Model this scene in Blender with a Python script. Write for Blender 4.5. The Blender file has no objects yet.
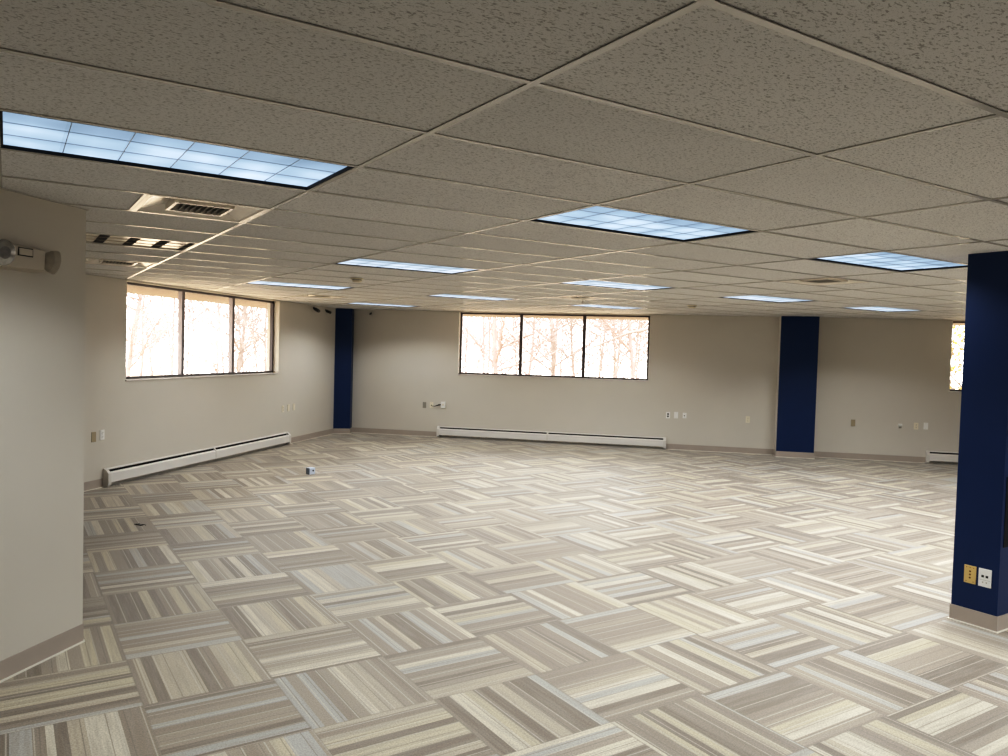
import bpy, math, random
from mathutils import Vector, Matrix
C = bpy.context.scene
COL = C.collection
PI = math.pi
S2 = math.sqrt(2)
CH = 2.4384            # ceiling height (8 ft)
TL, TW = 1.2192, 0.6096
XL, YB = -6.460, 12.714   # left wall, back wall
XR, YF = 9.6, -5.0
XN, YN = -3.26, 2.105     # near wall plane and its end
SILL, HEAD = 1.236, 2.422
rnd = random.Random(7)

# ---------------------------------------------------------------- helpers
class MB:
    def __init__(s): s.v = []; s.f = []; s.m = []
    def face(s, pts, m=0):
        n = len(s.v); s.v += [tuple(p) for p in pts]; s.f.append(tuple(range(n, n+len(pts)))); s.m.append(m)
    def box(s, x0, x1, y0, y1, z0, z1, m=0):
        n = len(s.v)
        s.v += [(x0,y0,z0),(x1,y0,z0),(x1,y1,z0),(x0,y1,z0),(x0,y0,z1),(x1,y0,z1),(x1,y1,z1),(x0,y1,z1)]
        for q in ((3,2,1,0),(4,5,6,7),(0,1,5,4),(1,2,6,5),(2,3,7,6),(3,0,4,7)):
            s.f.append(tuple(n+i for i in q)); s.m.append(m)
    def prism(s, prof, a0, a1, axis='x', m=0):
        """profile (p,q) extruded along an axis; x: (y,z)  y: (x,z)  z: (x,y)"""
        n = len(s.v); k = len(prof)
        for a in (a0, a1):
            for p, q in prof:
                s.v.append((a,p,q) if axis == 'x' else (p,a,q) if axis == 'y' else (p,q,a))
        s.f.append(tuple(n+i for i in range(k))[::-1]); s.m.append(m)
        s.f.append(tuple(n+k+i for i in range(k))); s.m.append(m)
        for i in range(k):
            j = (i+1) % k
            s.f.append((n+i, n+j, n+k+j, n+k+i)); s.m.append(m)
    def lathe(s, prof, segs=24, c=(0,0,0), axis='z', m=0):
        """profile of (radius, height)"""
        n = len(s.v)
        for r, h in prof:
            for i in range(segs):
                a = 2*PI*i/segs; x, y = r*math.cos(a), r*math.sin(a)
                if axis == 'z': p = (c[0]+x, c[1]+y, c[2]+h)
                elif axis == 'y': p = (c[0]+x, c[1]+h, c[2]+y)
                else: p = (c[0]+h, c[1]+x, c[2]+y)
                s.v.append(p)
        for k in range(len(prof)-1):
            for i in range(segs):
                j = (i+1) % segs
                s.f.append((n+k*segs+i, n+k*segs+j, n+(k+1)*segs+j, n+(k+1)*segs+i)); s.m.append(m)
        s.f.append(tuple(n+i for i in range(segs))[::-1]); s.m.append(m)
        t = n+(len(prof)-1)*segs
        s.f.append(tuple(t+i for i in range(segs))); s.m.append(m)
    def tube(s, pts, rads, sides=5, m=0):
        n = len(s.v); P = [Vector(p) for p in pts]
        for i, p in enumerate(P):
            d = (P[min(i+1, len(P)-1)] - P[max(i-1, 0)]).normalized()
            a = d.cross(Vector((0,0,1)) if abs(d.z) < .9 else Vector((1,0,0))).normalized(); b = d.cross(a)
            for k in range(sides):
                t = 2*PI*k/sides
                s.v.append(tuple(p + (a*math.cos(t)+b*math.sin(t))*rads[i]))
        for i in range(len(P)-1):
            for k in range(sides):
                j = (k+1) % sides
                s.f.append((n+i*sides+k, n+i*sides+j, n+(i+1)*sides+j, n+(i+1)*sides+k)); s.m.append(m)
        s.f.append(tuple(n+k for k in range(sides))[::-1]); s.m.append(m)
        t = n+(len(P)-1)*sides
        s.f.append(tuple(t+k for k in range(sides))); s.m.append(m)
    def build(s, name, mats, parent=None, bevel=0, smooth=False):
        me = bpy.data.meshes.new(name); me.from_pydata(s.v, [], s.f)
        if not isinstance(mats, (list, tuple)): mats = [mats]
        for mt in mats: me.materials.append(mt)
        me.polygons.foreach_set('material_index', s.m)
        if smooth: me.polygons.foreach_set('use_smooth', [True]*len(me.polygons))
        me.update()
        o = bpy.data.objects.new(name, me); COL.objects.link(o)
        if parent is not None: o.parent = parent
        if bevel:
            b = o.modifiers.new('bevel', 'BEVEL'); b.width = bevel; b.segments = 2; b.limit_method = 'ANGLE'
        return o

def tag(o, label=None, cat=None, group=None, kind=None):
    if label: o['label'] = label
    if cat: o['category'] = cat
    if group: o['group'] = group
    if kind: o['kind'] = kind
    return o
def thing(name, label, cat, loc=(0,0,0), rz=0, group=None, kind=None):
    o = bpy.data.objects.new(name, None); COL.objects.link(o)
    o.empty_display_size = .1
    o.location = loc; o.rotation_euler = (0,0,rz)
    return tag(o, label, cat, group, kind)
def copy_tree(o, parent=None):
    c = o.copy(); COL.objects.link(c); c.parent = parent
    for ch in [k for k in bpy.data.objects if k.parent == o]: copy_tree(ch, c)
    return c

# ---------------------------------------------------------------- materials
def newmat(name):
    m = bpy.data.materials.new(name); m.use_nodes = True
    nt = m.node_tree; nt.nodes.clear()
    out = nt.nodes.new('ShaderNodeOutputMaterial')
    return m, nt, out
def N(nt, t, **kw):
    n = nt.nodes.new(t)
    for k, v in kw.items():
        if k in ('inp',):
            for a, b in v.items(): n.inputs[a].default_value = b
        else: setattr(n, k, v)
    return n
def mth(nt, op, a, b=None, c=None):
    n = nt.nodes.new('ShaderNodeMath'); n.operation = op
    for i, x in enumerate((a, b, c)):
        if x is None: continue
        if isinstance(x, (int, float)): n.inputs[i].default_value = x
        else: nt.links.new(x, n.inputs[i])
    return n.outputs[0]
def mixc(nt, fac, a, b, mode='MIX'):
    n = nt.nodes.new('ShaderNodeMix'); n.data_type = 'RGBA'; n.blend_type = mode
    for idx, x in ((0, fac), (6, a), (7, b)):
        if isinstance(x, (int, float)): n.inputs[idx].default_value = x
        elif isinstance(x, tuple): n.inputs[idx].default_value = (*x[:3], 1)
        else: nt.links.new(x, n.inputs[idx])
    return n.outputs[2]
def ramp(nt, fac, stops, interp='LINEAR'):
    n = nt.nodes.new('ShaderNodeValToRGB'); cr = n.color_ramp; cr.interpolation = interp
    while len(cr.elements) < len(stops): cr.elements.new(.5)
    for e, (p, c) in zip(cr.elements, stops):
        e.position = p; e.color = (*(c if isinstance(c, tuple) else (c, c, c)), 1)
    nt.links.new(fac, n.inputs[0]); return n.outputs[0]
def paint(name, col, rough=.6, spec=.3, nscale=0, namp=.05, bump=0, metal=0, bscale=300):
    m, nt, out = newmat(name)
    p = N(nt, 'ShaderNodeBsdfPrincipled', inp={'Base Color': (*col, 1), 'Roughness': rough, 'Specular IOR Level': spec, 'Metallic': metal})
    nt.links.new(p.outputs[0], out.inputs[0])
    g = N(nt, 'ShaderNodeNewGeometry')
    no = N(nt, 'ShaderNodeTexNoise', inp={'Scale': nscale or 4, 'Detail': 3})
    nt.links.new(g.outputs['Position'], no.inputs['Vector'])
    v = ramp(nt, no.outputs[0], [(.3, 1-namp), (.7, 1.0)])
    nt.links.new(mixc(nt, 1.0, tuple(col), v, 'MULTIPLY'), p.inputs['Base Color'])
    if bump:
        n2 = N(nt, 'ShaderNodeTexNoise', inp={'Scale': bscale, 'Detail': 2})
        nt.links.new(g.outputs['Position'], n2.inputs['Vector'])
        b = N(nt, 'ShaderNodeBump', inp={'Strength': bump, 'Distance': .002})
        nt.links.new(n2.outputs[0], b.inputs['Height']); nt.links.new(b.outputs[0], p.inputs['Normal'])
    return m
def emis(name, col, st):
    m, nt, out = newmat(name)
    e = N(nt, 'ShaderNodeEmission', inp={'Color': (*col, 1), 'Strength': st})
    nt.links.new(e.outputs[0], out.inputs[0]); return m
def grid_coords(nt, scale=1.0, off=(0, 0)):
    g = N(nt, 'ShaderNodeNewGeometry')
    mp = N(nt, 'ShaderNodeMapping', vector_type='POINT')
    mp.inputs['Rotation'].default_value = (0, 0, -PI/4)
    mp.inputs['Scale'].default_value = (scale, scale, scale)
    mp.inputs['Location'].default_value = (-off[0]*scale, -off[1]*scale, 0)
    nt.links.new(g.outputs['Position'], mp.inputs['Vector'])
    s = N(nt, 'ShaderNodeSeparateXYZ'); nt.links.new(mp.outputs[0], s.inputs[0])
    return mp.outputs[0], s.outputs[0], s.outputs[1]

def carpet_material():
    m, nt, out = newmat('striped_carpet_tile')
    L = nt.links.new
    vec, x, y = grid_coords(nt, 1/.6096, (-.637, 3.395))
    i, j = mth(nt, 'FLOOR', x), mth(nt, 'FLOOR', y)
    fx, fy = mth(nt, 'FRACT', x), mth(nt, 'FRACT', y)
    odd = mth(nt, 'FLOORED_MODULO', mth(nt, 'ADD', i, j), 2.0)
    def sel(a, b):   # odd -> a, even -> b
        return mth(nt, 'ADD', mth(nt, 'MULTIPLY', a, odd), mth(nt, 'MULTIPLY', b, mth(nt, 'SUBTRACT', 1.0, odd)))
    s = sel(fx, fy)      # across the stripes
    t = sel(fy, fx)      # along the stripes
    cmb = N(nt, 'ShaderNodeCombineXYZ'); L(i, cmb.inputs[0]); L(j, cmb.inputs[1])
    wn = N(nt, 'ShaderNodeTexWhiteNoise', noise_dimensions='2D'); L(cmb.outputs[0], wn.inputs['Vector'])
    h = wn.outputs['Value']
    sep = N(nt, 'ShaderNodeSeparateColor'); L(wn.outputs['Color'], sep.inputs[0])
    w = mth(nt, 'ADD', mth(nt, 'MULTIPLY', s, 10.5), mth(nt, 'MULTIPLY', h, 731.0))
    vo = N(nt, 'ShaderNodeTexVoronoi', voronoi_dimensions='1D', feature='F1', inp={'Scale': 1.0, 'Randomness': .95})
    L(w, vo.inputs['W'])
    sc = N(nt, 'ShaderNodeSeparateColor'); L(vo.outputs['Color'], sc.inputs[0])
    dk, md, tp = (.215, .172, .125), (.290, .238, .178), (.350, .295, .225)
    be, cr, bl, ye = (.465, .405, .305), (.600, .545, .430), (.420, .405, .365), (.510, .450, .320)
    c = ramp(nt, sc.outputs[0], [(0, dk), (.17, be), (.30, md), (.46, cr), (.58, tp), (.74, bl), (.82, ye), (.90, md)], 'CONSTANT')
    # soft variation along each stripe, the yarn changes shade inside a tile
    n1 = N(nt, 'ShaderNodeTexNoise', noise_dimensions='2D', inp={'Scale': 1.0, 'Detail': 2})
    cv = N(nt, 'ShaderNodeCombineXYZ'); L(mth(nt, 'MULTIPLY', w, 2.5), cv.inputs[0]); L(mth(nt, 'MULTIPLY', t, 1.6), cv.inputs[1])
    L(cv.outputs[0], n1.inputs['Vector'])
    c = mixc(nt, mth(nt, 'MULTIPLY', ramp(nt, n1.outputs[0], [(.42, 0.), (.62, 1.)]), .38), c, (.33, .285, .23))
    # pinstripes
    w2 = mth(nt, 'ADD', mth(nt, 'MULTIPLY', s, 7.0), mth(nt, 'MULTIPLY', sep.outputs[1], 517.0))
    ve = N(nt, 'ShaderNodeTexVoronoi', voronoi_dimensions='1D', feature='DISTANCE_TO_EDGE', inp={'Scale': 1.0, 'Randomness': 1.0})
    L(w2, ve.inputs['W'])
    c = mixc(nt, ramp(nt, ve.outputs['Distance'], [(.018, .62), (.035, 0.)]), c, (.20, .165, .125))
    w3 = mth(nt, 'ADD', mth(nt, 'MULTIPLY', s, 6.0), mth(nt, 'MULTIPLY', sep.outputs[2], 313.0))
    vf = N(nt, 'ShaderNodeTexVoronoi', voronoi_dimensions='1D', feature='DISTANCE_TO_EDGE', inp={'Scale': 1.0, 'Randomness': 1.0})
    L(w3, vf.inputs['W'])
    c = mixc(nt, ramp(nt, vf.outputs['Distance'], [(.02, .55), (.04, 0.)]), c, (.60, .56, .46))
    # tile seams
    def edge(f): return mth(nt, 'MINIMUM', f, mth(nt, 'SUBTRACT', 1.0, f))
    e = mth(nt, 'MINIMUM', edge(fx), edge(fy))
    c = mixc(nt, ramp(nt, e, [(.004, .45), (.009, 0.)]), c, (.22, .185, .14))
    # per-tile tone
    c = mixc(nt, 1.0, c, ramp(nt, h, [(0., .90), (1., 1.0)]), 'MULTIPLY')
    # loop pile
    n2 = N(nt, 'ShaderNodeTexNoise', inp={'Scale': 75.0, 'Detail': 3, 'Roughness': .8}); L(vec, n2.inputs['Vector'])
    c = mixc(nt, 1.0, c, ramp(nt, n2.outputs[0], [(.36, .66), (.62, 1.06)]), 'MULTIPLY')
    p = N(nt, 'ShaderNodeBsdfPrincipled', inp={'Roughness': .52, 'Specular IOR Level': .5})
    p.inputs['Sheen Weight'].default_value = .25; p.inputs['Sheen Roughness'].default_value = .5
    L(c, p.inputs['Base Color'])
    b = N(nt, 'ShaderNodeBump', inp={'Strength': .35, 'Distance': .003}); L(n2.outputs[0], b.inputs['Height']); L(b.outputs[0], p.inputs['Normal'])
    L(p.outputs[0], out.inputs[0])
    return m

def ceiling_tile_material():
    m, nt, out = newmat('fissured_ceiling_tile'); L = nt.links.new
    vec, x, y = grid_coords(nt, 1.0)
    i, j = mth(nt, 'FLOOR', mth(nt, 'DIVIDE', x, TL)), mth(nt, 'FLOOR', mth(nt, 'DIVIDE', y, TW))
    cmb = N(nt, 'ShaderNodeCombineXYZ'); L(i, cmb.inputs[0]); L(j, cmb.inputs[1])
    wn = N(nt, 'ShaderNodeTexWhiteNoise', noise_dimensions='2D'); L(cmb.outputs[0], wn.inputs['Vector'])
    mp = N(nt, 'ShaderNodeMapping'); mp.inputs['Scale'].default_value = (.50, 1.0, 1.0)
    ad = N(nt, 'ShaderNodeVectorMath', operation='ADD'); L(vec, ad.inputs[0])
    ml = N(nt, 'ShaderNodeVectorMath', operation='SCALE'); L(wn.outputs['Color'], ml.inputs[0]); ml.inputs['Scale'].default_value = 13.0
    L(ml.outputs[0], ad.inputs[1]); L(ad.outputs[0], mp.inputs['Vector'])
    n1 = N(nt, 'ShaderNodeTexNoise', inp={'Scale': 150.0, 'Detail': 1.5, 'Roughness': .6, 'Distortion': .4}); L(mp.outputs[0], n1.inputs['Vector'])
    n2 = N(nt, 'ShaderNodeTexNoise', inp={'Scale': 380.0, 'Detail': 1, 'Roughness': .6}); L(mp.outputs[0], n2.inputs['Vector'])
    fis = ramp(nt, n1.outputs[0], [(.350, 1.), (.430, 0.)])
    pin = ramp(nt, n2.outputs[0], [(.31, 1.), (.37, 0.)])
    base = mixc(nt, 1.0, (.785, .775, .765), ramp(nt, wn.outputs['Value'], [(0., .93), (1., 1.)]), 'MULTIPLY')
    c = mixc(nt, mth(nt, 'MULTIPLY', fis, .66), base, (.27, .255, .24))
    c = mixc(nt, mth(nt, 'MULTIPLY', pin, .5), c, (.28, .265, .25))
    p = N(nt, 'ShaderNodeBsdfPrincipled', inp={'Roughness': .85, 'Specular IOR Level': .15})
    L(c, p.inputs['Base Color'])
    hs = mth(nt, 'SUBTRACT', 1.0, fis)
    b = N(nt, 'ShaderNodeBump', inp={'Strength': .4, 'Distance': .003}); L(hs, b.inputs['Height']); L(b.outputs[0], p.inputs['Normal'])
    L(p.outputs[0], out.inputs[0]); return m

def lens_material(name, col, strength):
    """flat glowing lens: shading of the louver cells painted into the emission, near edges darker"""
    m, nt, out = newmat(name); L = nt.links.new
    tc = N(nt, 'ShaderNodeTexCoord'); s = N(nt, 'ShaderNodeSeparateXYZ'); L(tc.outputs['Object'], s.inputs[0])
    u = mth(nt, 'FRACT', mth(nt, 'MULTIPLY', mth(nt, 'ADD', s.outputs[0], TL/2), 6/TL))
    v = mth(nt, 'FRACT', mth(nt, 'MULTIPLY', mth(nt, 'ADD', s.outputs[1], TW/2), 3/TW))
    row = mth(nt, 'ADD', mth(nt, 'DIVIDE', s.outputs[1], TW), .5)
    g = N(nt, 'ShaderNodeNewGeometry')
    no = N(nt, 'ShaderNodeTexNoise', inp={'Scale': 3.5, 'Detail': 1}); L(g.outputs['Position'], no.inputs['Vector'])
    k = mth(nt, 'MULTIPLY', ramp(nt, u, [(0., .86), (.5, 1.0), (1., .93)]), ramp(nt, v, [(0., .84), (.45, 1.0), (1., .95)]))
    k = mth(nt, 'MULTIPLY', k, ramp(nt, row, [(0., .60), (.30, .74), (.40, .95), (1., 1.0)]))  # the row on the near side is painted dimmer, as shaded cells
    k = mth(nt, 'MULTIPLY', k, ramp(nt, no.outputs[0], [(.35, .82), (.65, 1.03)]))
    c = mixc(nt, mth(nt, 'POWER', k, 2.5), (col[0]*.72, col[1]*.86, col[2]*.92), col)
    e = N(nt, 'ShaderNodeEmission'); L(c, e.inputs['Color']); L(mth(nt, 'MULTIPLY', k, strength), e.inputs['Strength'])
    L(e.outputs[0], out.inputs[0]); return m

def glass_material():
    m, nt, out = newmat('window_glass')
    t = N(nt, 'ShaderNodeBsdfTransparent', inp={'Color': (.97, .97, .97, 1)})
    g = N(nt, 'ShaderNodeBsdfGlossy', inp={'Roughness': .02})
    f = N(nt, 'ShaderNodeLayerWeight', inp={'Blend': .12})
    mx = N(nt, 'ShaderNodeMixShader')
    nt.links.new(mth(nt, 'MULTIPLY', f.outputs['Fresnel'], .5), mx.inputs[0]); nt.links.new(t.outputs[0], mx.inputs[1]); nt.links.new(g.outputs[0], mx.inputs[2])
    nt.links.new(mx.outputs[0], out.inputs[0]); return m

M = dict(
    wall=paint('greige_wall_paint', (.575, .540, .480), .55, .25, 1.5, .03, .05),
    navy=paint('navy_paint', (.008, .026, .092), .45, .25, 3, .08, .08),
    base=paint('taupe_vinyl_base', (.40, .345, .295), .45, .4, 5, .05),
    toe=paint('pale_base_edge', (.72, .68, .60), .5, .3),
    tbar=paint('ceiling_grid_paint', (.64, .61, .56), .20, .8, 3, .04),
    gap=paint('painted_gap_shadow', (.11, .10, .09), .9, .1),
    black=paint('black_gasket', (.010, .011, .013), .6, .2),
    louver=paint('louver_blade', (.36, .43, .52), .3, .5, metal=.3),
    bronze=paint('dark_bronze_frame', (.070, .052, .050), .42, .5, 6, .1),
    alu=paint('window_frame_side', (.34, .29, .285), .35, .5, 6, .06),
    sill=paint('sill_paint', (.56, .50, .46), .45, .4),
    heater=paint('heater_enamel', (.66, .635, .60), .35, .5, 4, .04),
    hend=paint('heater_end_enamel', (.62, .59, .55), .4, .4, 4, .04),
    dark=paint('dark_recess', (.018, .016, .016), .8, .1),
    fin=paint('heater_fins', (.10, .085, .08), .5, .4, metal=.5),
    white=paint('white_plastic', (.76, .75, .72), .35, .5),
    ivory=paint('ivory_plastic', (.72, .66, .53), .4, .4),
    tan=paint('tan_plastic', (.36, .30, .20), .45, .4),
    yellow=paint('almond_plastic', (.58, .42, .17), .4, .4),
    grey=paint('grey_plate', (.30, .28, .24), .45, .4),
    hole=paint('socket_hole', (.02, .018, .015), .7, .2),
    brown=paint('brown_socket', (.16, .08, .02), .6, .2),
    diff=paint('diffuser_enamel', (.86, .80, .72), .20, .8, 5, .04),
    elight=paint('emergency_light_plastic', (.50, .45, .375), .45, .4, 5, .06),
    chrome=paint('lamp_reflector', (.38, .37, .35), .18, .6, 20, .4, metal=.9),
    blackp=paint('black_plastic', (.012, .012, .014), .35, .5),
    boxb=paint('pale_blue_box', (.60, .66, .76), .5, .4),
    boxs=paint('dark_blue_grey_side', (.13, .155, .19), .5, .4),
    soffit=paint('soffit_panel', (.22, .18, .145), .7, .2, 3, .05),
    bark=paint('pale_bark', (.26, .208, .185), .9, .1, 3, .25),
    bark2=paint('pinkish_bark', (.295, .225, .205), .9, .1, 3, .25),
    leaf=paint('yellow_leaves', (.48, .40, .14), .8, .2, 2, .3),
    ground=paint('leaf_litter', (.58, .44, .29), .95, .1, 1, .3),
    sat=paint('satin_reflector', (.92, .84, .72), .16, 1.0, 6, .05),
    carpet=carpet_material(), tile=ceiling_tile_material(), glass=glass_material(),
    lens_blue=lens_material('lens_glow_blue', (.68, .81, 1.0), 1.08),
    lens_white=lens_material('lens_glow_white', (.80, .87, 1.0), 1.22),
)

# ---------------------------------------------------------------- room shell
def structure(mb, name, mats, **k):
    return tag(mb.build(name, mats, **k), kind='structure')
T = .22
b = MB(); b.box(XL-T, XR+T, YF-T, YB+T, -.15, 0); structure(b, 'floor', M['carpet'])

def wall_run(length, holes, t=T, z1=2.60):
    """wall in local x 0..length, y 0..-t, with window holes (x0,x1,z0,z1)"""
    mb = MB(); xs = 0
    for (a, c, z0, zz) in sorted(holes):
        mb.box(xs, a, -t, 0, 0, z1)
        mb.box(a, c, -t, 0, 0, z0); mb.box(a, c, -t, 0, zz, z1)
        xs = c
    mb.box(xs, length, -t, 0, 0, z1)
    return mb
def place(o, loc, rz): o.location = loc; o.rotation_euler = (0, 0, rz); return o
# windows (start, end)
WL = (6.49, 10.17); WB = (-4.072, -.478); WR = (4.528, 8.15)
# back wall: local x -> -X (rz = pi) origin at XR
hb = [(XR-WB[1], XR-WB[0], SILL, HEAD), (XR-WR[1], XR-WR[0], SILL, HEAD)]
place(structure(wall_run(XR-XL+T, hb), 'wall_back', M['wall']), (XR, YB, 0), PI)
# left wall: local y -> +X (rz=-pi/2), local x -> -Y, origin at y = YB
place(structure(wall_run(YB-YF, [(YB-WL[1], YB-WL[0], SILL, HEAD)]), 'wall_left', M['wall']), (XL, YB, 0), -PI/2)
place(structure(wall_run(YB-YF, []), 'wall_right', M['wall']), (XR, YF, 0), PI/2)
place(structure(wall_run(XR-XL+2*T, []), 'wall_front', M['wall']), (XL-T, YF, 0), 0)
# the near block of wall on the left: its face and its return
b = MB()
b.prism([(XL, YN), (XL, YN-.14), (XN-.14, YN-.14), (XN-.14, YF), (XN, YF), (XN, YN)], 0, 2.47, 'z')
structure(b, 'wall_near', M['wall'])
# unseen roof slab, added to block sky light from above, and outside soffit
b = MB(); b.box(XL-T, XR+T, YF-T, YB+T, 2.60, 2.75); structure(b, 'trim_1', M['soffit'])
b = MB()
b.box(XL-1.36, XL-T-.001, YF-1.3, YB+1.36, 2.395, 2.70); b.box(XL-T, XR+1.3, YB+T+.001, YB+1.36, 2.395, 2.70)
structure(b, 'trim_2', M['soffit'])

# baseboards: 10 cm vinyl base with a pale line at the carpet
def baseboard(name, runs):
    """runs of (x0,y0,x1,y1); the room lies to the left of the direction"""
    mb = MB()
    for x0, y0, x1, y1 in runs:
        d = Vector((x1-x0, y1-y0, 0)); ln = d.length; d.normalize(); n = Vector((-d.y, d.x, 0))
        def P(s, o, z): return tuple(Vector((x0, y0, 0)) + d*s + n*o + Vector((0, 0, z)))
        for (o0, o1, z0, z1, m) in ((0, .006, 0, .103, 0), (.006, .016, 0, .007, 1)):
            k = len(mb.v)
            mb.v += [P(0,o0,z0), P(ln,o0,z0), P(ln,o1,z0), P(0,o1,z0), P(0,o0,z1), P(ln,o0,z1), P(ln,o1,z1), P(0,o1,z1)]
            for q in ((3,2,1,0),(4,5,6,7),(0,1,5,4),(1,2,6,5),(2,3,7,6),(3,0,4,7)):
                mb.f.append(tuple(k+i for i in q)); mb.m.append(m)
    return mb
COLX0, COLX1, COLD = 1.757, 2.375, .25       # back column
HB = (-4.45, -.115); HL = (6.115, 10.51); HR = (4.205, 8.6)
structure(baseboard('b', [(XL, YB-.37, XL, HL[1]+.002), (XL, HL[0]-.002, XL, YN+.006)]), 'baseboard_left', [M['base'], M['toe']])
structure(baseboard('b', [(HB[0]-.002, YB, -6.24, YB), (COLX0, YB, HB[1]+.002, YB), (HR[0]-.002, YB, COLX1, YB), (XR, YB, HR[1]+.002, YB)]), 'baseboard_back', [M['base'], M['toe']])
structure(baseboard('b', [(XN, YN, XN, YF), (XL, YN, XN, YN)]), 'baseboard_near', [M['base'], M['toe']])
structure(baseboard('b', [(XR, YF, XR, YB)]), 'baseboard_right', [M['base'], M['toe']])

# ---------------------------------------------------------------- ceiling
def g2w(gx, gy, z=CH): return ((gx-gy)/S2, (gx+gy)/S2, z)
def clip(poly, x0=XL, x1=XR, y0=YF, y1=YB):
    for ax, lim, sg in ((0, x0, 1), (0, x1, -1), (1, y0, 1), (1, y1, -1)):
        out = []
        for i in range(len(poly)):
            p, q = poly[i], poly[(i+1) % len(poly)]
            dp, dq = sg*(p[ax]-lim), sg*(q[ax]-lim)
            if dp >= 0: out.append(p)
            if (dp >= 0) != (dq >= 0):
                t = dp/(dp-dq); out.append(tuple(p[k]+(q[k]-p[k])*t for k in range(3)))
        poly = out
        if len(poly) < 3: return []
    return poly
LIT = [(-1,3),(1,3),(3,3),(1,8),(3,8),(5,8),(7,8),(1,13),(3,13),(5,13),(3,18), (5,3),(7,3),(-1,-2),(1,-2),(3,-2),(5,-2)]  # the lights at the end are unseen, added to brighten floor and walls
UNLIT = [(-1,8)]
VENTS = [(-.5,5),(-.5,11),(4,5),(4,11),(2,16)]
HALF = {(int(math.floor(a)), bb): a for a, bb in VENTS}
mb = MB(); tg = MB()
def gquad(x0, x1, y0, y1, z): return [g2w(x0,y0,z), g2w(x0,y1,z), g2w(x1,y1,z), g2w(x1,y0,z)]   # faces down
for i in range(-10, 16):
    for j in range(-22, 32):
        if (i, j) in LIT or (i, j) in UNLIT: continue
        x0, x1 = i*TL, (i+1)*TL
        if (i, j) in HALF:
            a = HALF[(i, j)]
            if a == i: x0 = (i+.5)*TL
            else: x1 = (i+.5)*TL
        # tiles never lie perfectly flat in the grid
        dz = .0012 + rnd.random()*.0014
        p = clip(gquad(x0+.004, x1-.004, j*TW+.004, (j+1)*TW-.004, CH+dz))
        if p: mb.face(p)
structure(mb, 'ceiling', M['tile'])
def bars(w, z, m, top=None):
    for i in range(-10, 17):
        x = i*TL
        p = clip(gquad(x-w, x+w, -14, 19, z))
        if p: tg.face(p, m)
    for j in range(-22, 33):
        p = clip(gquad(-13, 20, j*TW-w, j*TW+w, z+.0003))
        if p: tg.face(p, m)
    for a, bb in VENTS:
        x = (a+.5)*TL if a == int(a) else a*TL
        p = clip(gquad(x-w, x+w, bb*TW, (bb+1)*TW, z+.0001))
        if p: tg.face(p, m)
bars(.0118, CH-.0023, 0)
bars(.0124, CH+.0006, 1)  # dark strips painted as the shadow line beside the bars
# edges of the bars so that they have thickness
for i in range(-10, 17):
    for s in (-1, 1):
        x = i*TL+s*.0118
        p = clip([g2w(x,-14,CH-.0023), g2w(x,19,CH-.0023), g2w(x,19,CH+.001), g2w(x,-14,CH+.001)])
        if p: tg.face(p, 0)
for j in range(-22, 33):
    for s in (-1, 1):
        y = j*TW+s*.0118
        p = clip([g2w(-13,y,CH-.0019), g2w(20,y,CH-.0019), g2w(20,y,CH+.001), g2w(-13,y,CH+.001)])
        if p: tg.face(p, 0)
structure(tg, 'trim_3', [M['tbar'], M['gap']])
# wall angle round the ceiling edge
wa = MB()
wa.box(XL, XL+.02, YN, YB, CH-.004, CH-.001); wa.box(XL, XR, YB-.02, YB, CH-.0045, CH-.0015)
wa.box(XN, XN+.02, YF, YN, CH-.004, CH-.001); wa.box(XL, XN, YN, YN+.02, CH-.0045, CH-.0015)
structure(wa, 'trim_4', M['tbar'])

# ---------------------------------------------------------------- light fixtures
def fixture(name, label, group, lit, rec, lens):
    o = thing(name, label, 'ceiling light', (0, 0, CH), PI/4, group)
    hx, hy = TL/2-.004, TW/2-.004; w = .016
    f = MB()
    for (x0, x1, y0, y1) in ((-hx, hx, -hy, -hy+w), (-hx, hx, hy-w, hy), (-hx, -hx+w, -hy+w, hy-w), (hx-w, hx, -hy+w, hy-w)):
        f.box(x0, x1, y0, y1, -.0010, .075)
    f.build('fixture_frame', M['black'] if lit else M['tbar'], o)
    p = MB(); ix, iy = hx-w, hy-w
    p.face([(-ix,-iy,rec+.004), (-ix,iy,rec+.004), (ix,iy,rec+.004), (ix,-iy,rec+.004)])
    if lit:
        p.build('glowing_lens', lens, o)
        l = MB()
        for k in range(1, 6):
            x = -ix+2*ix*k/6; l.box(x-.0013, x+.0013, -iy, iy, rec+.001, rec+.003)
        for k in range(1, 3):
            y = -iy+2*iy*k/3; l.box(-ix, ix, y-.0012, y+.0012, rec+.0008, rec+.0028)
        l.build('louver', M['louver'], o)
    else:
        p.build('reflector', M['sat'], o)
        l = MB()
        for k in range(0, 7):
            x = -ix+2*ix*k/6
            l.box(max(-ix, x-.034), min(ix, x+.030), -iy, iy, rec+.001, rec+.0035)  # wide dark bars paint the blades' dark sides, the cream panel their window-lit sides
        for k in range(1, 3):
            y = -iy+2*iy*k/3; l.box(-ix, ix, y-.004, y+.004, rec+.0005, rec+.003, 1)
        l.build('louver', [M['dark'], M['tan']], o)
    return o
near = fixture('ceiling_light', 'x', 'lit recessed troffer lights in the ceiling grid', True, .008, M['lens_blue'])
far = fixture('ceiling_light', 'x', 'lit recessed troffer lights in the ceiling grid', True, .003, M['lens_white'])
def ctr(a, bb, w=1.0): return g2w((a+w/2)*TL, (bb+.5)*TW)
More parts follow.
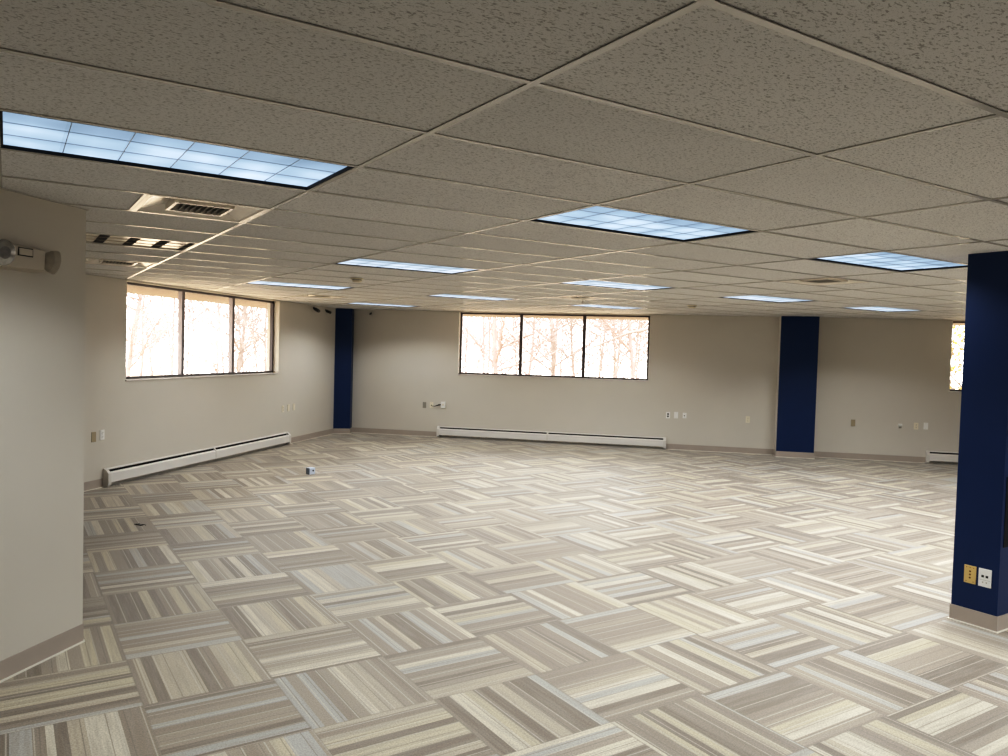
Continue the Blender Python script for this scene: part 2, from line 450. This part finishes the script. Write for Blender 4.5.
LLAB = {
 (-1,3): 'large bluish lit ceiling light nearest the camera, above the emergency light',
 (1,3): 'bluish lit ceiling light, the big one in the middle of the ceiling',
 (3,3): 'bluish lit ceiling light just left of the top of the near navy pillar',
 (1,8): 'lit ceiling light beside the dark-based smoke detector on the left half of the ceiling',
 (3,8): 'lit ceiling light in the middle row, above the right end of the back window',
 (5,8): 'lit ceiling light in front of the navy column on the back wall',
 (7,8): 'lit ceiling light furthest right of the row, beyond the navy column',
 (1,13): 'thin-looking lit ceiling light just past the left wall window',
 (3,13): 'slim lit ceiling light above the left end of the back window',
 (5,13): 'slim lit ceiling light right by the middle of the back window',
 (3,18): 'furthest lit ceiling light, close to the navy corner pilaster',
 (5,3): 'added lit ceiling light, unseen behind the near navy pillar', (7,3): 'added lit ceiling light, unseen far right behind the near navy pillar',
 (-1,-2): 'added lit ceiling light, unseen over the camera on the left', (1,-2): 'added unseen lit ceiling light behind the camera, second from the left',
 (3,-2): 'added unseen lit ceiling light behind the camera, third from the left', (5,-2): 'added unseen lit ceiling light behind the camera, fourth from the left'}
POW = {(-1,3):23, (-1,-2):7, (1,-2):33, (3,3):44, (5,3):56, (7,3):46, (3,-2):56, (5,-2):60, (1,8):28, (5,8):40, (7,8):36}
first = {0: True, 1: True}
for (a, bb) in LIT:
    k = 0 if bb <= 3 else 1
    src = (near, far)[k]
    o = src if first[k] else copy_tree(src); first[k] = False
    o.location = ctr(a, bb); o['label'] = LLAB[(a, bb)]
    ld = bpy.data.lights.new('troffer_lamp', 'AREA'); ld.shape = 'RECTANGLE'; ld.size = 1.12; ld.size_y = .52
    ld.energy = POW.get((a, bb), 30.0); ld.color = (.93, .97, 1.0); ld.spread = math.radians(142)
    # parabolic louvers throw a wide (batwing) beam with a sharp cutoff
    ld.use_nodes = True; lt = ld.node_tree; em = lt.nodes['Emission']
    lg = lt.nodes.new('ShaderNodeNewGeometry'); dp = lt.nodes.new('ShaderNodeVectorMath'); dp.operation = 'DOT_PRODUCT'
    lt.links.new(lg.outputs['Incoming'], dp.inputs[0]); lt.links.new(lg.outputs['Normal'], dp.inputs[1])
    cs = mth(lt, 'MAXIMUM', mth(lt, 'ABSOLUTE', dp.outputs['Value']), .30)
    lt.links.new(mth(lt, 'MULTIPLY', mth(lt, 'POWER', cs, -1.25), .62), em.inputs['Strength'])
    lo = bpy.data.objects.new('troffer_lamp', ld); COL.objects.link(lo)
    c = ctr(a, bb); lo.location = (c[0], c[1], CH-.006); lo.rotation_euler = (0, 0, PI/4)
u = fixture('ceiling_light', 'unlit ceiling light painted with window-lit cream cells and shaded dark bars, near left wall', None, False, .003, None)
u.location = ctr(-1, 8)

# ---------------------------------------------------------------- air diffusers
def diffuser():
    o = thing('air_diffuser', 'x', 'air vent', (0, 0, CH), PI/4, 'square louvered air diffusers in the ceiling')
    h = TW/2-.006
    f = MB()
    for (r0, z0, r1, z1) in ((h, -.003, h-.022, -.003), (h-.022, -.003, h-.030, .004), (h-.030, .004, .170, .034), (.170, .034, .140, .036)):
        for k in range(4):
            a = PI/2*k; ca, sa = round(math.cos(a)), round(math.sin(a))
            def R(x, y, z): return (x*ca-y*sa, x*sa+y*ca, z)
            f.face([R(-r0,-r0,z0), R(-r1,-r1,z1), R(r1,-r1,z1), R(r0,-r0,z0)])
    f.build('flared_pan', M['diff'], o)
    g = MB(); r = .150
    for (x0, x1, y0, y1) in ((-r, r, -r, -r+.018), (-r, r, r-.018, r), (-r, -r+.018, -r+.018, r-.018), (r-.018, r, -r+.018, r-.018)):
        g.box(x0, x1, y0, y1, .000, .052)
    g.build('grille_frame', M['diff'], o)
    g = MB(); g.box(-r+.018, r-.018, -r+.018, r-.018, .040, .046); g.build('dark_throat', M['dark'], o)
    g = MB()
    for k in range(9):
        x = -r+.018 + (2*r-.036)*(k+.5)/9
        g.prism([(x-.003, .004), (x+.001, .003), (x+.013, .034), (x+.009, .035)], -r+.018, r-.018, 'y')
    g.build('grille_blade', M['grey'], o)
    return o
VLAB = {(-.5,5): 'square flared air diffuser lit by the window, nearest the big left ceiling light',
        (-.5,11): 'bright square air diffuser half hidden by the near wall, close to the left window',
        (4,5): 'square air diffuser with dark diamond outline, right half of the ceiling near the navy pillar',
        (4,11): 'warm bright square air diffuser above the middle of the back window',
        (2,16): 'small far square air diffuser between the left window and the corner pilaster'}
d0 = diffuser()
for k, (a, bb) in enumerate(VENTS):
    o = d0 if k == 0 else copy_tree(d0)
    o.location = ctr(a, bb, .5); o['label'] = VLAB[(a, bb)]

# ---------------------------------------------------------------- ceiling devices
def detector(label, x, y):
    o = thing('smoke_detector', label, 'smoke detector', (x, y, CH), 0, 'round smoke detectors on the ceiling')
    m = MB(); m.lathe([(.066, -.003), (.068, -.012), (.064, -.018)], 28); m.build('mounting_base', M['ivory'], o, smooth=False)
    m = MB(); m.lathe([(.050, -.018), (.050, -.024)], 28); m.build('vent_ring', M['dark'], o)
    m = MB(); m.lathe([(.052, -.024), (.050, -.036), (.038, -.046), (.0, -.048)], 28); m.build('sensor_cap', M['ivory'], o)
    return o
detector('round smoke detector beside the lit ceiling light on the left half', -3.335, 6.059)
detector('round smoke detector on the ceiling right of the back window', .195, 9.777)
# sprinkler
sx, sy, _ = g2w(4.5*TL, 11.97*TW)
o = thing('sprinkler_head', 'small pendent sprinkler head hanging beside the warm bright diffuser before the back window', 'sprinkler', (sx, sy, CH))
m = MB(); m.lathe([(.034, .012), (.034, -.0035), (.030, -.007), (.012, -.009)], 20); m.build('escutcheon', M['diff'], o)
m = MB(); m.lathe([(.009, -.009), (.009, -.022)], 12); m.tube([(-.012,0,-.020), (-.014,0,-.036), (0,0,-.050)], [.003]*3); m.tube([(.012,0,-.020), (.014,0,-.036), (0,0,-.050)], [.003]*3)
m.box(-.014, .014, -.006, .006, -.022, -.018)
m.build('sprinkler_body', M['alu'], o)
m = MB(); m.lathe([(.020, -.050), (.022, -.053), (.0, -.054)], 16); m.build('deflector', M['alu'], o)

# small black cameras high up near the corner
def wall_camera(label, loc, rz, s=1.0, yaw=0.5):
    o = thing('security_camera', label, 'camera', loc, rz, 'small black cameras near the back left corner')
    m = MB(); m.lathe([(.022*s, 0), (.022*s, .008*s)], 16, axis='y'); m.build('mounting_plate', M['blackp'], o)
    m = MB(); m.tube([(0, .008*s, 0), (0, .040*s, -.002), (0, .055*s, -.012*s)], [.009*s]*3, 8); m.build('arm', M['blackp'], o)
    m = MB(); d = Vector((math.sin(yaw), math.cos(yaw), -.35)).normalized(); p = Vector((0, .055*s, -.028*s))
    m.tube([p-d*.045*s, p-d*.04*s, p+d*.045*s, p+d*.06*s], [.018*s, .027*s, .027*s, .023*s], 14); m.build('camera_body', M['blackp'], o)
    m = MB(); m.tube([p+d*.0601*s, p+d*.063*s], [.014*s, .012*s], 12); m.build('lens', M['chrome'], o)
    return o
wall_camera('small black camera high on the left wall, further left of two', (XL, 11.42, 2.385), -PI/2, 1.15)
wall_camera('small black camera high on the left wall, next to the navy pilaster', (XL, 11.92, 2.375), -PI/2, .95, -.2)
wall_camera('tiny black camera high on the back wall, right of the navy pilaster', (-5.872, YB, 2.375), PI, .6, 0)

# ---------------------------------------------------------------- pillars
def pillar(label, pts, open_ends=False):
    """polygon (counter-clockwise) column with taupe base; pts are world x,y"""
    cx = sum(p[0] for p in pts)/len(pts); cy = sum(p[1] for p in pts)/len(pts)
    o = thing('pillar', label, 'pillar', (cx, cy, 0))
    loc = [(p[0]-cx, p[1]-cy) for p in pts]
    return o, loc, (cx, cy)
def off(pts, d):
    n = len(pts); out = []
    for i in range(n):
        p0, p1, p2 = Vector(pts[i-1]), Vector(pts[i]), Vector(pts[(i+1) % n])
        a = (p1-p0).normalized(); c = (p2-p1).normalized()
        na, nc = Vector((a.y, -a.x)), Vector((c.y, -c.x))
        k = d/(1+na.dot(nc)); out.append(tuple(p1+(na+nc)*k))
    return out
def build_pillar(label, pts, side_mat=None, z1=CH+.02):
    o, loc, _ = pillar(label, pts)
    m = MB(); m.prism(loc, 0.0, z1, 'z')
    if side_mat is not None:
        for i, e in enumerate(side_mat): m.m[2+i] = e
    m.build('shaft', [M['navy'], M['wall']], o)
    m = MB(); m.prism(off(loc, .006), 0.0, .103, 'z'); m.build('pillar_base', M['base'], o)
    m = MB(); m.prism(off(loc, .016), 0.0, .007, 'z'); m.build('base_edge', M['toe'], o)
    return o
e = .012
# near pillar, square to the ceiling grid
A = Vector((1.842, 4.043)); B = Vector((2.045, 3.840)); dn = Vector((1, 1))/S2
np_ = build_pillar('navy blue pillar in the right foreground with two wall plates near its foot',
    [tuple(A), tuple(B), tuple(B+dn*.50), tuple(A+dn*.50)])
cx, cy = np_.location.x, np_.location.y
q0 = B+dn*.032 - Vector((cx, cy)); q1 = B+dn*.30 - Vector((cx, cy)); nn = Vector((1, -1))/S2
m = MB()
pq = [q0, q0+nn*.004, q1+nn*.004, q1]
m.prism([tuple(v) for v in pq], .545, 1.0, 'z'); m.build('dark_side_panel', M['black'], np_)
# corner pilaster
build_pillar('narrow navy blue pilaster in the back left corner of the room',
    [(XL-.02, 12.345), (-6.165, 12.475), (-6.235, YB+.02), (XL-.02, YB+.02)])
# back column
build_pillar('navy blue column standing against the back wall, right of the back window',
    [(COLX0, YB-COLD), (COLX1, YB-COLD), (COLX1, YB+.02), (COLX0, YB+.02)], side_mat=[0, 1, 1, 1])

# ---------------------------------------------------------------- windows
def window(name, width, loc, rz):
    """local x 0..width along the wall, y into the room, z up from sill"""
    H = HEAD-SILL; dpt = -.10
    o = thing(name, None, None, loc, rz, kind='structure')
    f = MB(); w = .032
    f.box(0, width, dpt-.05, dpt, 0, w); f.box(0, width, dpt-.05, dpt, H-w, H)
    f.box(0, w, dpt-.05, dpt, w, H-w); f.box(width-w, width, dpt-.05, dpt, w, H-w)
    f.build('window_frame', M['bronze'], o)
    for k in (1, 2):
        x = width*k/3
        q = MB(); q.box(x-.030, x+.030, dpt-.05, dpt+.012, w, H-w)
        q.m = [0, 0, 0, 1, 0, 1]
        q.build('mullion', [M['bronze'], M['alu']], o)
    for k in range(3):
        x0 = width*k/3+.03; x1 = width*(k+1)/3-.03
        g = MB(); g.face([(x0, dpt-.03, w), (x1, dpt-.03, w), (x1, dpt-.03, H-w), (x0, dpt-.03, H-w)]); g.build('pane', M['glass'], o)
    s = MB(); s.box(-.012, width+.012, -.098, .014, -.018, -.0005); s.build('window_sill', M['sill'], o, bevel=.003)
    return o
window('window_1', WL[1]-WL[0], (XL, WL[1], SILL), -PI/2)
window('window_2', WB[1]-WB[0], (WB[1], YB, SILL), PI)
window('window_3', WR[1]-WR[0], (WR[1], YB, SILL), PI)

# ---------------------------------------------------------------- baseboard heaters
def heater(label, length, joint, loc, rz):
    o = thing('baseboard_heater', label, 'heater', loc, rz, 'long white baseboard heaters')
    ew = .05
    m = MB()
    m.prism([(.001, .030), (.006, .030), (.006, .200), (.028, .196), (.030, .202), (.001, .214)], ew, length-ew)
    m.build('back_panel', M['heater'], o)
    for (a, c) in ((ew, joint-.014), (joint+.014, length-ew)):
        m = MB(); m.prism([(.048, .174), (.052, .176), (.074, .156), (.074, .052), (.062, .042), (.060, .046), (.070, .054), (.070, .156)], a, c)
        m.build('front_panel', M['heater'], o)
    m = MB(); m.prism([(.008, .040), (.056, .040), (.056, .120), (.008, .120)], ew+.004, length-ew-.004); m.build('heating_element', M['fin'], o)
    m = MB(); m.prism([(.0061, .150), (.0075, .150), (.0075, .195), (.0061, .195)], ew, length-ew); m.build('dark_slot', M['dark'], o)
    prof = [(.001, .004), (.060, .004), (.077, .030), (.077, .160), (.045, .194), (.030, .206), (.001, .218)]
    for (a, c) in ((0, ew), (length-ew, length)):
        m = MB(); m.prism(prof, a, c); m.build('end_cap', M['hend'], o, bevel=.003)
    prof = [(.036, .194), (.046, .196), (.0765, .160), (.0765, .048), (.060, .040), (.030, .204)]
    m = MB(); m.prism([(.030, .190), (.030, .207), (.046, .196), (.0765, .161), (.0765, .046), (.060, .040), (.060, .05), (.068, .056), (.068, .155), (.042, .184)], joint-.016, joint+.016)
    m.build('joint_cover', M['hend'], o)
    return o
# left wall: local x -> -Y, so local 0 is the far end
heater('long white baseboard heater under the left wall window', HL[1]-HL[0], HL[1]-8.29, (XL, HL[1], 0), -PI/2)
heater('long white baseboard heater under the back wall window', HB[1]-HB[0], HB[1]+2.29, (HB[1], YB, 0), PI)
heater('white baseboard heater partly hidden behind the near navy pillar', HR[1]-HR[0], HR[1]-6.4, (HR[1], YB, 0), PI)

# ---------------------------------------------------------------- wall plates
def plate(name, label, cat, loc, rz, mat, kind, group=None, w=.070, h=.115, d=.006):
    o = thing(name, label, cat, loc, rz, group)
    m = MB(); m.box(-w/2, w/2, 0, d, -h/2, h/2); m.build('cover_plate', M[mat], o, bevel=.002)
    def screws(zs):
        s = MB()
        for z in zs:
            s = MB(); s.lathe([(.0032, d), (.0026, d+.001)], 10, (0, 0, z), 'y'); s.build('screw', M['grey'], o)
    if kind == 'duplex' or kind == 'duplex_dark':
        for z in (-.021, .021):
            s = MB(); s.lathe([(.0165, d), (.0160, d+.002)], 20, (0, 0, z), 'y')
            s.build('socket', M['hole' if kind == 'duplex_dark' else mat], o)
            if kind == 'duplex':
                s = MB(); s.box(-.0085, -.0055, d+.002, d+.0026, z-.001, z+.009); s.box(.0050, .0080, d+.002, d+.0026, z-.001, z+.008); s.box(-.003, .003, d+.002, d+.0026, z-.012, z-.007)
                s.build('socket_slots', M['hole'], o)
        screws((0,))
    elif kind == 'blank': screws((-.042, .042))
    elif kind == 'coax':
        s = MB(); s.lathe([(.010, d), (.010, d+.003), (.005, d+.003), (.005, d+.012)], 14, (.004, 0, -.004), 'y'); s.build('coax_jack', M['hole'], o); screws((-.042, .042))
    elif kind == 'data3':
        for z in (-.021, 0, .021):
            s = MB(); s.lathe([(.0065, d), (.006, d+.001)], 14, (0, 0, z), 'y'); s.build('jack', M['brown'], o)
        for x, z in ((-.022, .044), (0, .044), (.022, .044), (-.022, -.047), (.022, -.047)):
            s = MB(); s.box(x-.003, x+.003, d, d+.001, z, z+.004); s.build('screw', M['brown'], o)
    elif kind == 'data2':
        for x in (-.013, .013):
            s = MB(); s.box(x-.0075, x+.0075, d, d+.001, .002, .017); s.build('jack', M['hole'], o)
        s = MB(); s.box(-.033, .033, d, d+.0008, -.0145, -.0130); s.build('seam', M['grey'], o)
        for x in (-.011, .011):
            s = MB(); s.prism([(x-.005, -.026), (x+.005, -.026), (x+.0015, -.034), (x-.0015, -.034)][::-1], d, d+.0008, 'y'); s.build('jack_label', M['tan'], o)
    return o
G = 'wall plates and outlets'
LW, BW = -PI/2, PI
plate('wall_plate', 'tan blank wall plate at the left end of the left wall heater', 'wall plate', (XL, 5.963, .60), LW, 'tan', 'blank')
plate('wall_outlet', 'white double outlet beside the tan plate on the left wall', 'outlet', (XL, 6.097, .612), LW, 'white', 'duplex')
plate('wall_outlet', 'pale outlet right of the left wall heater, leftmost of three', 'outlet', (XL, 10.345, .622), LW, 'ivory', 'duplex')
plate('wall_plate', 'pale blank plate right of the left wall heater, middle of three', 'wall plate', (XL, 10.535, .626), LW, 'ivory', 'blank')
plate('wall_plate', 'pale blank plate right of the left wall heater, nearest the corner', 'wall plate', (XL, 10.73, .629), LW, 'ivory', 'blank')
plate('wall_plate', 'grey blank plate on the back wall, leftmost above the heater end', 'wall plate', (-4.729, YB, .61), BW, 'grey', 'blank')
plate('wall_plate', 'pale data plate with a short cable plugged in, back wall left of window', 'wall plate', (-4.585, YB, .617), BW, 'ivory', 'coax')
# white box with cable
o = thing('junction_box', 'small white box with a cable sticking out, back wall left of window', 'junction box', (-4.345, YB, .630), BW)
m = MB(); m.box(-.045, .045, 0, .035, -.060, .060); m.build('box_body', M['white'], o, bevel=.004)
m = MB(); m.box(-.022, .022, .035, .037, -.012, .018); m.build('box_cover', M['ivory'], o)
o = tag(MB().build('cable', M['hole']), 'short dark cable hanging between the data plate and the white box', 'cable')
bpy.data.objects.remove(o)
m = MB(); m.tube([(-4.581, YB-.019, .613), (-4.555, YB-.040, .600), (-4.50, YB-.045, .600), (-4.44, YB-.030, .625), (-4.392, YB-.020, .632)], [.005, .005, .006, .012, .010], 8)
tag(m.build('cable', M['hole']), 'short dark cable between the data plate and the white box on back wall', 'cable')
plate('wall_outlet', 'white outlet with two black sockets, back wall right of the long heater', 'outlet', (-.098, YB, .622), BW, 'white', 'duplex_dark')
plate('wall_plate', 'white blank plate between the black-socket outlet and the coax plate', 'wall plate', (.044, YB, .629), BW, 'white', 'blank')
plate('wall_plate', 'small white coax plate, rightmost of three beyond the back heater', 'wall plate', (.196, YB, .629), BW, 'white', 'coax', w=.066, h=.100)
plate('wall_outlet', 'beige double outlet just left of the back navy column', 'outlet', (1.290, YB, .607), BW, 'ivory', 'duplex')
plate('wall_plate', 'tan blank plate just right of the back navy column', 'wall plate', (3.035, YB, .630), BW, 'tan', 'blank')
plate('wall_outlet', 'ivory double outlet beside the white blank plate, right part of back wall', 'outlet', (4.035, YB, .622), BW, 'ivory', 'duplex')
plate('wall_plate', 'white blank plate nearest the pillar, right part of back wall', 'wall plate', (4.186, YB, .630), BW, 'white', 'blank')
o = thing('wall_jack', 'small white surface jack with a dark underside, back wall between tan plate and ivory outlet', 'wall jack', (3.785, YB, .622), BW)
m = MB(); m.prism([(0, -.022), (.024, -.014), (.028, .022), (0, .030)], -.030, .030); m.build('jack_body', M['white'], o, bevel=.002)
m = MB(); m.box(-.020, .020, 0.001, .018, -.048, -.023); m.build('jack_plug', M['grey'], o)
# near pillar plates: face normal (-1,-1)
def on_pillar(t, z):   # t = metres from the left corner
    p = A + (B-A).normalized()*t; return (p.x, p.y, z)
plate('wall_plate', 'yellowish almond plate with three brown jacks low on the near navy pillar', 'wall plate', on_pillar(.113, .331), PI*.75, 'yellow', 'data3', w=.076, h=.118)
plate('wall_plate', 'white data plate with two black jacks low on the near navy pillar', 'wall plate', on_pillar(.205, .331), PI*.75, 'white', 'data2', w=.080, h=.118)

# ---------------------------------------------------------------- emergency light on the near wall (local x -> -Y)
o = thing('emergency_light', 'beige twin-head emergency light high on the near left wall', 'emergency light', (XN, 1.66, 2.115), -PI/2)
m = MB(); m.prism([(-.062, -.003), (-.068, -.003), (-.055, .062), (.048, .070), (.066, -.003)], -.090, .245, 'x')
m.v = [(x, z, y) for x, y, z in m.v]
m.f = [tuple(reversed(f)) for f in m.f]
m.build('housing', M['elight'], o, bevel=.006)
m = MB(); m.box(-.008, .082, .060, .0705, .004, .046); m.build('test_panel_edge', M['dark'], o)
m = MB(); m.box(-.003, .077, .060, .0725, .009, .041); m.build('test_panel', M['elight'], o)
def lamp_head(c, d, r=.060):
    d = Vector(d).normalized(); c = Vector(c)
    m = MB(); m.tube([c-d*.055, c-d*.050, c-d*.018, c+d*.010], [r*.30, r*.52, r*.90, r], 24); h = m.build('lamp_head', M['elight'], o, smooth=False)
    m = MB(); m.tube([c+d*.0101, c+d*.013, c+d*.020], [r*.94, r*.90, r*.45], 24); m.build('lamp_glass', M['chrome'], h)
lamp_head((.205, .100, .003), (.12, 1, -.12), .066)
lamp_head((-.160, .050, -.002), (-1, .45, -.16), .062)

# ---------------------------------------------------------------- things on the carpet
o = thing('junction_box', 'small pale blue box with a dark hole lying on the carpet', 'box', (-4.70, 7.84, 0), math.radians(62))
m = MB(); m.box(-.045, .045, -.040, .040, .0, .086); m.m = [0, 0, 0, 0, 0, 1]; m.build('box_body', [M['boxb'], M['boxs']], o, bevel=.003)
m = MB(); m.lathe([(.011, -.0405), (.011, -.0425)][::1], 14, (.012, 0, .05), 'y'); m.build('knockout_hole', M['hole'], o)
m = MB(); m.box(-.050, .040, -.012, .014, 0, .006); m.prism([(-.028, .006), (.002, .006), (-.002, .012), (-.016, .012)], -.015, .012, 'y')
m.tube([(.030, 0, .006), (.060, .010, .010), (.085, .004, .008)], [.004, .003, .003], 6)
p = m.build('scrap', M['blackp']); p.location = (-4.839, 4.634, 0); p.rotation_euler = (0, 0, -.25)
tag(p, 'small dark plastic scrap lying on the carpet near the left wall heater', 'scrap')

# ---------------------------------------------------------------- outside: ground and bare trees
b = MB(); b.face([(-90,-40,-3.2), (70,-40,-3.2), (70,100,-3.2), (-90,100,-3.2)])
tag(b.build('ground', M['ground']), kind='structure')
def tree_mesh(seed, mat, leaves=0, hgt=11.0, name='bare_tree'):
    r = random.Random(seed); m = MB()
    def wob(p, d, ln, n, bend):
        pts = [Vector(p)]; dd = Vector(d).normalized()
        for _ in range(n):
            dd = (dd + Vector((r.uniform(-bend, bend), r.uniform(-bend, bend), r.uniform(-bend*.4, bend*.7)))).normalized()
            pts.append(pts[-1]+dd*ln/n)
        return pts
    trunk = wob((0,0,0), (r.uniform(-.1,.1), r.uniform(-.1,.1), 1), hgt, 9, .10)
    r0 = r.uniform(.05, .085)
    m.tube(trunk, [r0*(1-.085*i) for i in range(10)], 7)
    tips = []
    for k in range(24):
        f = r.uniform(.22, .98); i = min(8, int(f*9)); p = trunk[i].lerp(trunk[i+1], f*9-i)
        a = r.uniform(0, 2*PI); up = r.uniform(.25, 1.1)
        ln = (1.25-f)*r.uniform(2.2, 4.2); rb = r0*(1-.8*f)*.38+.009
        br = wob(p, (math.cos(a), math.sin(a), up), ln, 5, .22)
        m.tube(br, [rb*(1-.16*q) for q in range(6)], 5)
        for _ in range(6):
            q = r.randint(1, 4); a2 = r.uniform(0, 2*PI)
            sb = wob(br[q], (math.cos(a2), math.sin(a2), r.uniform(.0, 1.2)), ln*r.uniform(.25, .5), 3, .3)
            m.tube(sb, [.014, .011, .009, .006], 4)
            for _ in range(4):
                a3 = r.uniform(0, 2*PI); z = sb[r.randint(1, 3)]
                tw = wob(z, (math.cos(a3), math.sin(a3), r.uniform(-.2, 1)), r.uniform(.4, .9), 2, .3)
                m.tube(tw, [.008, .006, .004], 3); tips.append(tw[-1])
    for t in tips:
        for _ in range(leaves):
            c = t+Vector((r.gauss(0,.25), r.gauss(0,.25), r.gauss(0,.25))); s = .07
            u = Vector((r.uniform(-1,1), r.uniform(-1,1), r.uniform(-1,1))).normalized(); v = u.cross(Vector((r.uniform(-1,1), .3, 1))).normalized()
            m.face([c-u*s, c+v*s*.6, c+u*s, c-v*s*.6], 1)
    return m.build(name, [mat, M['leaf']])
protos = [tree_mesh(11+k, M['bark'] if k % 2 else M['bark2']) for k in range(5)]
leafy = tree_mesh(40, M['bark'], 5, 8, 'leafy_tree')
spots = []
rt = random.Random(3)
for k in range(24):   # seen through the left window
    d = 15 + k*1.9; f = ((k*.618) % 1)*1.1-.05
    # direction from camera through the window, spread over the opening
    y0 = WL[0]+f*(WL[1]-WL[0]); s = (d)/6.42
    spots.append((-.04-6.42*s, -1.64+(y0+1.64)*s, 'L'))
for k in range(30):   # seen through the back window
    d = 25 + k*1.9; f = ((k*.618+.3) % 1)*1.1-.05; x0 = WB[0]+f*(WB[1]-WB[0]); s = d/14.35
    spots.append((-.04+(x0+.04)*s, -1.64+14.35*s, 'B'))
used = set()
for n, (x, y, w) in enumerate(spots):
    k = n % 5; o = protos[k] if k not in used else protos[k].copy()
    if k in used: COL.objects.link(o)
    used.add(k)
    o.location = (x, y, -3.2); o.rotation_euler = (0, 0, rt.uniform(0, 2*PI)); s = rt.uniform(.85, 1.25); o.scale = (s, s, s)
    if w == 'L': tag(o, 'bare leafless tree outside the left wall window', 'tree', 'bare trees outside the left window')
    else: tag(o, 'bare leafless tree outside the back wall window', 'tree', 'bare trees outside the back window')
for k, (x, y) in enumerate([(7.0, 19.5), (13.2, 27.0)]):
    o = leafy if k == 0 else leafy.copy()
    if k: COL.objects.link(o)
    o.location = (x, y, -3.2); o.rotation_euler = (0, 0, k*2.0)
    tag(o, 'yellow-leaved tree outside the window beside the near navy pillar', 'tree', 'yellow-leaved trees outside the right window')
# the tree with one long limb slanting across the right pane of the back window
m = MB()
m.tube([(1.9, 20.3, -3.2), (1.85, 20.3, 0), (1.7, 20.2, 3.0), (1.8, 20.3, 7)], [.22, .19, .15, .08], 9)
limb = [(1.72, 20.2, 2.75), (.75, 20.05, 2.64), (-.28, 20.0, 2.52), (-1.35, 20.0, 2.26), (-2.45, 20.0, 1.76)]
m.tube(limb, [.095, .075, .058, .036, .014], 7)
rb = random.Random(5)
for k in range(16):
    i = rb.randint(0, 3); p = Vector(limb[i]).lerp(Vector(limb[i+1]), rb.random())
    q = p+Vector((rb.uniform(-.9, .1), rb.uniform(-.3, .3), rb.uniform(-.5, .7)))
    m.tube([p, p.lerp(q, .5)+Vector((0, 0, .05)), q], [.016, .012, .006], 4)
o = m.build('bare_tree', M['bark'])
tag(o, 'bare tree with one long limb slanting across the right pane of the back window', 'tree')

# ---------------------------------------------------------------- sky light
w = bpy.data.worlds.new('World'); C.world = w; w.use_nodes = True
nt = w.node_tree; nt.nodes.clear()
out = nt.nodes.new('ShaderNodeOutputWorld'); bg = nt.nodes.new('ShaderNodeBackground')
tc = nt.nodes.new('ShaderNodeTexCoord'); sp = nt.nodes.new('ShaderNodeSeparateXYZ')
nt.links.new(tc.outputs['Generated'], sp.inputs[0])
colr = ramp(nt, mth(nt, 'ADD', mth(nt, 'MULTIPLY', sp.outputs[2], .5), .5), [(.44, (1.0, .80, .62)), (.50, (1.0, .97, .93)), (.62, (.93, .97, 1.0))])
nt.links.new(colr, bg.inputs['Color']); bg.inputs['Strength'].default_value = 8.5
nt.links.new(bg.outputs[0], out.inputs[0])
# portals help the sky light find the windows
def portal(loc, rot, sx, sy):
    ld = bpy.data.lights.new('sky_portal', 'AREA'); ld.shape = 'RECTANGLE'; ld.size = sx; ld.size_y = sy
    ld.cycles.is_portal = True
    o = bpy.data.objects.new('sky_portal', ld); COL.objects.link(o); o.location = loc; o.rotation_euler = rot
zc, hh = (SILL+HEAD)/2, HEAD-SILL
portal((XL-.2, (WL[0]+WL[1])/2, zc), (-PI/2, 0, PI/2), WL[1]-WL[0], hh)
portal(((WB[0]+WB[1])/2, YB+.2, zc), (-PI/2, 0, 0), WB[1]-WB[0], hh)
portal(((WR[0]+WR[1])/2, YB+.2, zc), (-PI/2, 0, 0), WR[1]-WR[0], hh)

# ---------------------------------------------------------------- camera
cam = bpy.data.cameras.new('camera'); co = bpy.data.objects.new('camera', cam); COL.objects.link(co)
R = Vector((0.9764847653230392, 0.21377709578926782, 0.027872143941850332))
U = Vector((-0.03494161324388545, 0.029361673905798382, 0.9989579449453136))
F = Vector((-0.21273595548454827, 0.976441112111404, -0.03614094385486479))
co.matrix_world = Matrix(((R.x, U.x, -F.x, -.037369), (R.y, U.y, -F.y, -1.636727), (R.z, U.z, -F.z, 1.721422), (0, 0, 0, 1)))
cam.sensor_width = 36; cam.sensor_fit = 'HORIZONTAL'; cam.lens = 774.5598/1008*36
cam.clip_start = .05; cam.clip_end = 300
C.camera = co
C.view_settings.view_transform = 'Standard'
C.view_settings.look = 'None'
C.view_settings.exposure = 0.0
C.view_settings.use_curve_mapping = True
cm = C.view_settings.curve_mapping; cm.use_clip = False
cv = cm.curves[3]
for x, y in ((.05, .026), (.15, .114), (.35, .360), (.70, .78)): cv.points.new(x, y)
cm.update()
C.cycles.max_bounces = 10; C.cycles.diffuse_bounces = 6; C.cycles.transparent_max_bounces = 12
C.cycles.sample_clamp_indirect = 8
C.cycles.use_denoising = True
